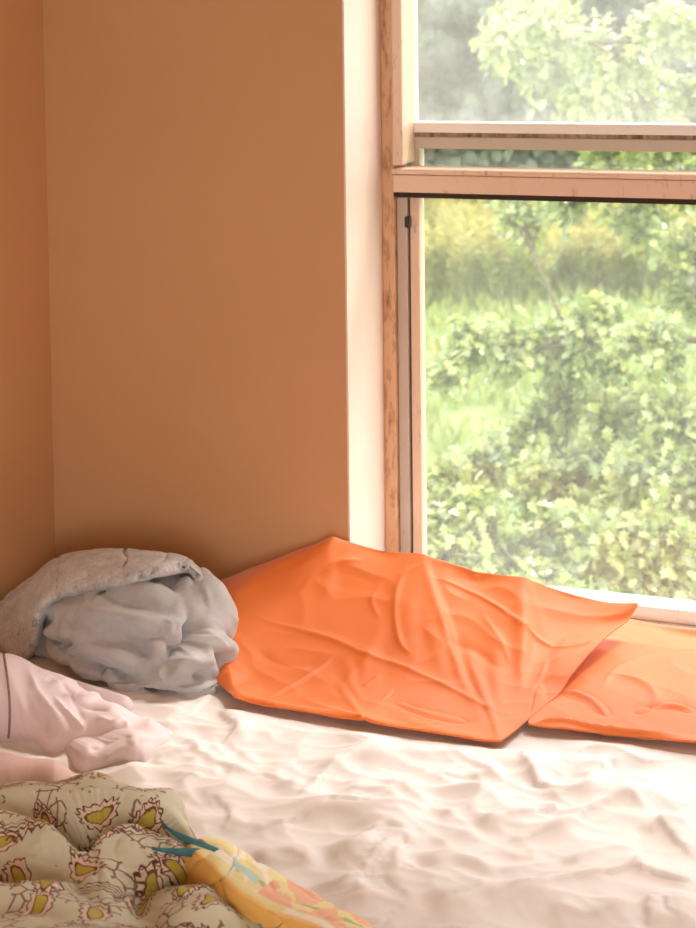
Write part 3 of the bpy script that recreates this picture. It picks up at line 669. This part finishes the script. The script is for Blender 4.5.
YEL, OCH, TEAL, PEACH, CREAM, LIME = (.76, .66, .30), (.70, .40, .10), (.05, .20, .22), (.80, .42, .26), (.80, .74, .60), (.36, .42, .17)
for k in range(len(me.vertices)):
    u = (k % 201)/200; v = (k//201)/(M_-1)
    n1 = noise.noise(Vector((u*14, v*5, 1))); n2 = noise.noise(Vector((u*22, v*9, 7)))
    c = YEL if n1 < .12 else CREAM
    if v < .5:
        if abs(v-(.38-.28*u)+n2*.05) < .022 and .25 < u: c = LIME
        if u > .45 and v < .42 and n1 > -.25: c = PEACH
        if .25 < u < .42 and .2 < v < .32: c = (.45, .60, .52)
        if abs(v-.25-.1*math.sin(u*20)) < .02 and u > .5: c = YEL
    else:
        c = OCH if v > .52 else (.84, .50, .18)  # front face: the ochre has the shadow below the ridge in it
        d = v-(.60+.15*math.sin(u*3.4+.3))
        if .18 < u < .75 and abs(d+n2*.02) < .055: c = TEAL
    ca.data[k].color = (*c, 1)
sc = tag(link_mesh('printed_cloth', me, PRINT), 'yellow and peach printed cloth with teal leaves lying along the quilt edge', 'cloth'); solidify(sc, .003, -1)
TEALM = mat('teal cotton', (.035, .17, .19), .6, .3, 60)
for P in ([Z(163, 826, .655), Z(180, 836, .652), Z(200, 846, .645), Z(216, 853, .635)], [Z(152, 849, .655), Z(170, 851, .652), Z(186, 852, .648), Z(198, 853, .642)]):
    L = spline(P, 8); n = len(L)-1
    wfn = lambda u: .0015+.011*math.sin(math.pi*min(1, u*.55+.02))**1.2
    me = grid_mesh('leaf_corner', lambda u, v: L[int(round(u*n))]+np.array((.35, .6, .5))*((v-.5)*wfn(u))*1.3+np.array((0, -.3, .9))*(.004*(1-(2*v-1)**2)), n, 8)
    lc = tag(link_mesh('leaf_corner', me, TEALM, sc), 'teal pointed corner'); solidify(lc, .002, -1)
drop(t_bed, t_bed2, t_wall, t_left, t_sill, t_win)
# ------------------------------------------------------------------ garden outside
def leaf_mat(name, c1, c2, rough=.38, trans=.35, spec=.5, coat=0):
    m, t, b = nt(name); b.inputs['Roughness'].default_value = rough; b.inputs['Specular IOR Level'].default_value = spec
    at = N(t, 'ShaderNodeAttribute'); at.attribute_name = 'tone'
    r = ramp(t, [(0, c1), (1, c2)]); t.links.new(at.outputs['Fac'], r.inputs['Fac']); t.links.new(r.outputs['Color'], b.inputs['Base Color'])
    tr = N(t, 'ShaderNodeBsdfTranslucent'); t.links.new(r.outputs['Color'], tr.inputs['Color']); ms = N(t, 'ShaderNodeMixShader'); ms.inputs[0].default_value = trans
    b.inputs['Coat Weight'].default_value = coat; b.inputs['Coat Roughness'].default_value = .12
    o = t.nodes['Material Output']; t.links.new(b.outputs[0], ms.inputs[1]); t.links.new(tr.outputs[0], ms.inputs[2]); t.links.new(ms.outputs[0], o.inputs['Surface'])
    return m
OAK = [(0, 0), (.05, .18), (.20, .24), (.10, .36), (.34, .50), (.12, .56), (.26, .76), (.09, .80), (.0, 1.0)]
SLIM = [(0, 0), (.09, .25), (.10, .55), (0, 1)]
def leaves(name, pos, dirs, ups, size, tone, prof, mat, parent, fold_=.25):
    """each leaf is a lobed blade creased along its midrib"""
    n = len(pos); k = len(prof); inner = prof[1:-1]
    pos = np.asarray(pos); d = np.asarray(dirs); d = d/np.linalg.norm(d, axis=1)[:, None]
    up = np.asarray(ups); sd = np.cross(d, up); sd /= np.linalg.norm(sd, axis=1)[:, None]+1e-9; up = np.cross(sd, d); size = np.asarray(size)[:, None]
    V = []; 
    for x, y in prof: V.append(pos+d*y*size+up*(-.18*y*y)*size)                       # midrib
    for sgn in (-1, 1):
        for x, y in inner: V.append(pos+(d*(y+.02)+sd*sgn*x*1.15+up*(abs(x)*fold_-.18*y*y))*size)
    V = np.stack(V, 1); m = V.shape[1]; F = []
    li = len(inner)
    loc = []
    for s, off in ((0, k), (1, k+li)):
        for i in range(k-1):
            a, b_ = i, i+1; A = None if i == 0 else off+i-1; B = None if i+1 == k-1 else off+i
            q = [x for x in (a, b_, B, A) if x is not None]
            loc.append(q if s else q[::-1])
    faces = [[j*m+x for x in q] for j in range(n) for q in loc]
    me = bpy.data.meshes.new(name); me.from_pydata(V.reshape(-1, 3).tolist(), [], faces)
    at = me.attributes.new('tone', 'FLOAT', 'POINT'); at.data.foreach_set('value', np.repeat(np.asarray(tone, float), m))
    return link_mesh(name, me, mat, parent)
def rv(s=1): return np.array([rng.normal()*s for _ in range(3)])
# ground
GR = mat('meadow ground', (.12, .20, .05), .9, 0, .5, col2=(.17, .22, .07))
def gfn(u, v):
    x = -70+u*110; y = .5+v*110
    return (x, y, GROUND+.25*noise.noise(Vector((x*.12, y*.12, 3)))+max(0, y-40)*.02)
g = tag(link_mesh('ground', grid_mesh('ground', gfn, 70, 70), GR), kind='structure')
def gz(x, y): return GROUND+.25*noise.noise(Vector((x*.12, y*.12, 3)))+max(0, y-40)*.02
# grass blades of the lawn
P = []; D = []; U = []; SZ = []; TN = []
for _ in range(15000):
    y = 9+30*rng.random()**.8; xc = CP.x-(y+2.85)*math.tan(R(11)); x = xc+(rng.random()-.5)*(y*.5+5)
    P.append((x, y, gz(x, y)-.02)); D.append((rng.normal()*.25, rng.normal()*.25, 1)); U.append((rng.normal(), rng.normal(), .1)); SZ.append(.18+.22*rng.random()); TN.append(rng.random())
GRASS = leaf_mat('meadow grass blades', (.21, .28, .08), (.32, .35, .11), .6, .3)
gr = leaves('grass', P, D, U, SZ, TN, SLIM, GRASS, None); tag(gr, 'pale green meadow grass seen beyond the near branches', 'grass', kind='stuff')
# goldenrod shrubs
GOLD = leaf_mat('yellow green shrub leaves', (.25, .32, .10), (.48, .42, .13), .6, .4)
STEM = mat('shrub stems', (.20, .18, .07), .8)
def shrub_proto(seed, hgt):
    r = np.random.default_rng(seed); root = empty('flowering_shrub'); mb = MB(); P = []; D = []; U = []; SZ = []; TN = []
    for _ in range(20):
        a = r.random()*6.28; q = r.random()**.5*.55; b0 = Vector((q*math.cos(a)*.6, q*math.sin(a)*.6, 0)); h = hgt*(.7+.45*r.random()); tip = Vector((q*math.cos(a)*1.3+r.normal()*.08, q*math.sin(a)*1.3+r.normal()*.08, h))
        mid = b0.lerp(tip, .5)+Vector((r.normal()*.04, r.normal()*.04, .05)); mb.tube([b0, mid, tip], [.010, .007, .003], 4)
        for j in range(60):
            t = .15+.85*r.random()**.7; p = b0.lerp(mid, t*2) if t < .5 else mid.lerp(tip, t*2-1); P.append(np.array(p)+r.normal(size=3)*.05)
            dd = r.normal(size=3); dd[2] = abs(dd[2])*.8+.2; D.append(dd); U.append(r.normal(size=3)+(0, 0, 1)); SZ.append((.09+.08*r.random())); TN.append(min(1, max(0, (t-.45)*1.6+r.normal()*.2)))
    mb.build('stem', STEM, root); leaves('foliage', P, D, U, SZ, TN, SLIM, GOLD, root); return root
def copy_tree(o, loc, rz, sc):
    c = o.copy(); COL.objects.link(c); c.location = loc; c.rotation_euler = (0, 0, rz); c.scale = (sc,)*3
    for ch in o.children: d = ch.copy(); COL.objects.link(d); d.parent = c
    return c
def gp(px, py, dist):
    d = ray(px, py); t = dist/math.hypot(d.x, d.y); p = CP+d*t; return p.x, p.y
protos = [shrub_proto(1, 1.15), shrub_proto(2, 1.0)]
spots = []
for row, (dist, n) in enumerate(((25.5, 9), (27.5, 9), (30, 10), (33, 9))):
    for i in range(n):
        px = 395+ (i+.5*(row % 2)+.3*rng.random())*330/n
        spots.append((px, dist+rng.random()*1.5))
used = set()
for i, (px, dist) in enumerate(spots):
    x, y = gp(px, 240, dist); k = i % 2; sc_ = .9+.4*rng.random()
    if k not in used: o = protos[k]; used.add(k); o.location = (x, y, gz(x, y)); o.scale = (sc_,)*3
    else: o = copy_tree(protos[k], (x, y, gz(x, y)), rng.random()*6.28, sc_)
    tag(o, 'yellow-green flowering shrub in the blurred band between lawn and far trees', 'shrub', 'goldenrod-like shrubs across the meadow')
# far trees
FAR = leaf_mat('far dull green leaves', (.08, .115, .08), (.15, .19, .11), .7, .25)
BARK = mat('grey brown bark', (.20, .15, .11), .9, .4, 12, .6, 30, .02)
def far_tree(seed, h):
    r = np.random.default_rng(seed); root = empty('broadleaf_tree'); mb = MB(); mb.tube([(0, 0, -.2), (.1, 0, h*.4), (0, .1, h*.8)], [.22, .15, .05], 7)
    P = []; D = []; U = []; SZ = []; TN = []; cl = []
    for _ in range(26):
        t = r.random(); a = r.random()*6.28; rad = h*.30*math.sin(math.pi*(.12+.8*t))*(.5+.6*r.random()); c = Vector((rad*math.cos(a), rad*math.sin(a), h*(.12+.86*t)))
        mb.tube([(0, 0, c.z*.75), tuple(c)], [.05, .015], 4); cl.append((c, h*.13*(.7+.6*r.random())))
    for c, q in cl:
        for _ in range(170):
            v = r.normal(size=3); v /= np.linalg.norm(v); p = np.array(c)+v*q*(.5+.55*r.random())*np.array((1, 1, .8)); P.append(p); D.append(r.normal(size=3)); U.append(v+(0, 0, .6)+r.normal(size=3)*.4); SZ.append(.28+.2*r.random()); TN.append(r.random())
    mb.build('trunk', BARK, root); leaves('foliage', P, D, U, SZ, TN, OAK[::2], FAR, root); return root
tp = [far_tree(11, 9), far_tree(12, 11)]
tused = set()
for i, (px, dist, s) in enumerate([(400, 38, 1), (455, 41, .95), (505, 37, .9), (560, 40, 1.05), (615, 38, 1), (668, 42, 1.1), (725, 39, 1), (425, 50, 1.5), (490, 53, 1.45), (545, 50, 1.6), (600, 54, 1.5), (660, 51, 1.6), (720, 54, 1.5), (450, 62, 2.1), (520, 64, 2.1), (590, 62, 2.2), (650, 64, 2.2), (710, 62, 2.3), (620, 45, 1.5), (690, 46, 1.6), (780, 40, 1.2), (850, 43, 1.3), (930, 41, 1.2), (1010, 44, 1.4), (800, 56, 1.9), (900, 58, 2), (1000, 57, 2), (340, 42, 1.2), (280, 45, 1.4), (330, 58, 2)]):
    x, y = gp(px, 150, dist); k = i % 2
    if k not in tused: o = tp[k]; tused.add(k); o.location = (x, y, gz(x, y)); o.scale = (s,)*3
    else: o = copy_tree(tp[k], (x, y, gz(x, y)), rng.random()*6.28, s)
    tag(o, 'blurred grey-green broadleaf tree in the wood behind the meadow', 'tree', 'far trees behind the meadow')
# the near oak: limbs reach in from the right
OAKL = leaf_mat('glossy oak leaves', (.12, .21, .05), (.50, .56, .17), .25, .42, .8, 1.0)
OK_ = tag(empty('oak_tree', (2.6, 6.2, GROUND)), 'near oak with glossy lobed green leaves reaching across the window from the right', 'tree')
TR0 = Vector((2.6, 6.2, GROUND)); trunk = [TR0+Vector((0, 0, -.2)), TR0+Vector((-.05, .1, 1.6)), TR0+Vector((.1, 0, 3.4)), TR0+Vector((.0, .1, 5.6)), TR0+Vector((.2, 0, 8))]
MB().tube(trunk, [.22, .18, .14, .09, .03], 10).build('trunk', BARK, OK_, True)
def P3(px, py, dist):
    d = ray(px, py); return CP+d*(dist/math.hypot(d.x, d.y))
limbs = [ # target px, py, distance, spread (px), leaves
 (505, 50, 8.6, 34), (560, 30, 8.2, 45), (620, 60, 8.8, 50), (670, 25, 8.4, 45), (520, 20, 9.2, 30), (590, 95, 8.2, 34), (640, 110, 9.0, 40), (690, 100, 8.6, 40), (555, 75, 8.8, 34),
 (600, 150, 8.6, 26), (650, 165, 8.4, 34), (690, 180, 8.8, 34), (520, 215, 8.4, 26), (560, 205, 8.8, 20), (640, 225, 8.6, 34), (690, 245, 8.2, 40), (690, 300, 8.2, 34),
 (470, 345, 7.2, 22), (510, 350, 7.4, 30), (560, 345, 7.6, 36), (600, 350, 7.4, 36), (650, 350, 7.2, 40), (445, 375, 7.0, 14), (565, 400, 7.6, 40), (620, 410, 7.2, 42), (670, 420, 7.0, 42), (595, 320, 7.4, 26),
 (440, 480, 6.8, 22), (480, 470, 7.2, 30), (470, 520, 6.6, 34), (530, 440, 7.6, 34), (540, 490, 7.0, 40), (590, 470, 7.2, 42), (640, 480, 6.8, 42), (690, 480, 6.8, 42), (450, 560, 6.4, 34), (500, 560, 6.6, 38), (560, 540, 6.6, 42),
 (610, 550, 6.4, 42), (660, 550, 6.4, 42), (700, 560, 6.4, 42), (560, 600, 6.2, 38), (630, 610, 6.2, 38), (690, 620, 6.2, 38), (430, 520, 6.6, 20), (490, 615, 6.2, 34), (430, 600, 6.3, 30), (740, 150, 8, 50), (750, 350, 7, 50), (750, 500, 6.6, 50), (800, 60, 8, 60), (800, 300, 7.5, 60)]
cl = [(P3(px, py, dist), sp/F*dist, 1.0) for px, py, dist, sp in limbs]
for k in range(60):                                   # the rest of the crown, round the trunk
    a_ = rng.random()*6.28; zz = .3+7.0*rng.random(); rr_ = (1.0+1.3*rng.random())*math.sin(math.pi*(.15+.75*zz/8))
    c = TR0+Vector((math.cos(a_)*rr_*1.1+.5, math.sin(a_)*rr_, zz))
    if c.x > 1.3: cl.append((c, .34, .45))
mb = MB(); P = []; D = []; U = []; SZ = []; TN = []
def on_trunk(z): 
    for a_, b_ in zip(trunk[:-1], trunk[1:]):
        if z <= b_.z: return a_.lerp(b_, max(0, (z-a_.z)/(b_.z-a_.z)))
    return trunk[-1].copy()
boughs = []; order = sorted(range(len(cl)), key=lambda i: -(cl[i][0]-TR0).length)
for i in order[::5]:
    c = cl[i][0]; base = on_trunk(max(GROUND+.9, c.z-.35*(c-TR0).xy.length)); L_ = (c-base).length
    pts = [Vector(q) for q in spline([base, base.lerp(c, .33)+Vector((rng.normal()*.08, rng.normal()*.08, .10*L_)), base.lerp(c, .7)+Vector((rng.normal()*.12, rng.normal()*.12, .10*L_)), c], 6)]
    mb.tube(pts, list(np.linspace(.045, .006, len(pts))), 6); boughs += pts[5:]
bo = np.array([tuple(q) for q in boughs])
for c, S_, dens in cl:
    d_ = np.linalg.norm(bo-np.array(c), axis=1)+np.maximum(0, bo[:, 2]-c.z)*.5; base = boughs[int(d_.argmin())]
    pts = [Vector(q) for q in spline([base, base.lerp(c, .5)+Vector((rng.normal()*.05, rng.normal()*.05, .06)), c], 5)]; mb.tube(pts, list(np.linspace(.012, .004, len(pts))), 4)
    sp = S_*F/7.5*dens
    for tw in range(int(7+sp*.34)):
        q = Vector(rv(1)).normalized()*S_*(.45+.6*rng.random()); q.z *= .8; tip = c+q; st = pts[-2-int(rng.random()*4)]
        mb.tube([st, st.lerp(tip, .5)+Vector((0, 0, .03)), tip], [.005, .0035, .0015], 3)
        for s_ in range(20):
            t_ = .35+.7*rng.random(); p = st.lerp(tip, t_)+Vector(rv(.035)); dr = (tip-st).normalized()*.6+Vector(rv(.7))+Vector((0, 0, -.15))
            P.append(tuple(p)); D.append(tuple(dr)); U.append((rng.normal()*.5, rng.normal()*.5-.15, 1)); SZ.append(.055+.04*rng.random()); TN.append(min(1, max(0, rng.normal()*.25+.5)))
mb.build('branches', mat('dark twig bark', (.09, .07, .045), .8), OK_, True)
leaves('foliage', P, D, U, SZ, TN, OAK, OAKL, OK_); print('oak leaves', len(P))
# ------------------------------------------------------------------ light
W = bpy.data.worlds.new('sky'); S.world = W; W.use_nodes = True
wt = W.node_tree; bg = wt.nodes['Background']
sky = wt.nodes.new('ShaderNodeTexSky'); sky.sky_type = 'NISHITA'; sky.sun_disc = False
sky.sun_elevation = R(48); sky.sun_rotation = R(60); sky.air_density = 1; sky.dust_density = 3; sky.ozone_density = 1
mx = wt.nodes.new('ShaderNodeMix'); mx.data_type = 'RGBA'; mx.inputs[0].default_value = .75
mx.inputs[7].default_value = (1.0, .97, .92, 1)
ml = wt.nodes.new('ShaderNodeVectorMath'); ml.operation = 'SCALE'; ml.inputs['Scale'].default_value = .12
wt.links.new(sky.outputs[0], ml.inputs[0]); wt.links.new(ml.outputs[0], mx.inputs[6])
wt.links.new(mx.outputs[2], bg.inputs['Color']); bg.inputs['Strength'].default_value = 5.6
sd = bpy.data.lights.new('sun', 'SUN'); sd.energy = 3.4; sd.angle = R(11); sd.color = (1, .95, .86)
so = bpy.data.objects.new('sun', sd); COL.objects.link(so)
# sun high beyond the window, to its right
so.rotation_euler = Vector((-.34, -.70, -1.0)).to_track_quat('-Z', 'Y').to_euler()
def area(name, loc, tgt, sx, sy, e, col):
    d = bpy.data.lights.new(name, 'AREA'); d.shape = 'RECTANGLE'; d.size = sx; d.size_y = sy; d.energy = e; d.color = col
    o = bpy.data.objects.new(name, d); COL.objects.link(o); o.location = loc
    o.rotation_euler = (Vector(tgt)-Vector(loc)).to_track_quat('-Z', 'Y').to_euler(); return o
area('added fill behind camera', (1.5, YF-.2, 1.6), (1.2, 0, 1.3), 1.5, 1.3, 50, (1, .93, .85))  # fill lamp added outside the unseen front window
pd = bpy.data.lights.new('portal', 'AREA'); pd.shape = 'RECTANGLE'; pd.size = 1.6; pd.size_y = 1.9; pd.cycles.is_portal = True
po = bpy.data.objects.new('portal', pd); COL.objects.link(po); po.location = (WX1/2, .42, 1.44); po.rotation_euler = (R(-90), 0, 0)
S.view_settings.view_transform = 'Standard'; S.view_settings.look = 'None'; S.view_settings.gamma = 1
S.view_settings.use_curve_mapping = False; S.view_settings.exposure = 0.0
S.cycles.use_denoising = True
S.cycles.max_bounces = 10; S.cycles.diffuse_bounces = 5; S.cycles.transparent_max_bounces = 16
S.cycles.sample_clamp_indirect = 6; S.cycles.caustics_reflective = False; S.cycles.caustics_refractive = False
print('SCRIPT TIME', time.time()-T0)
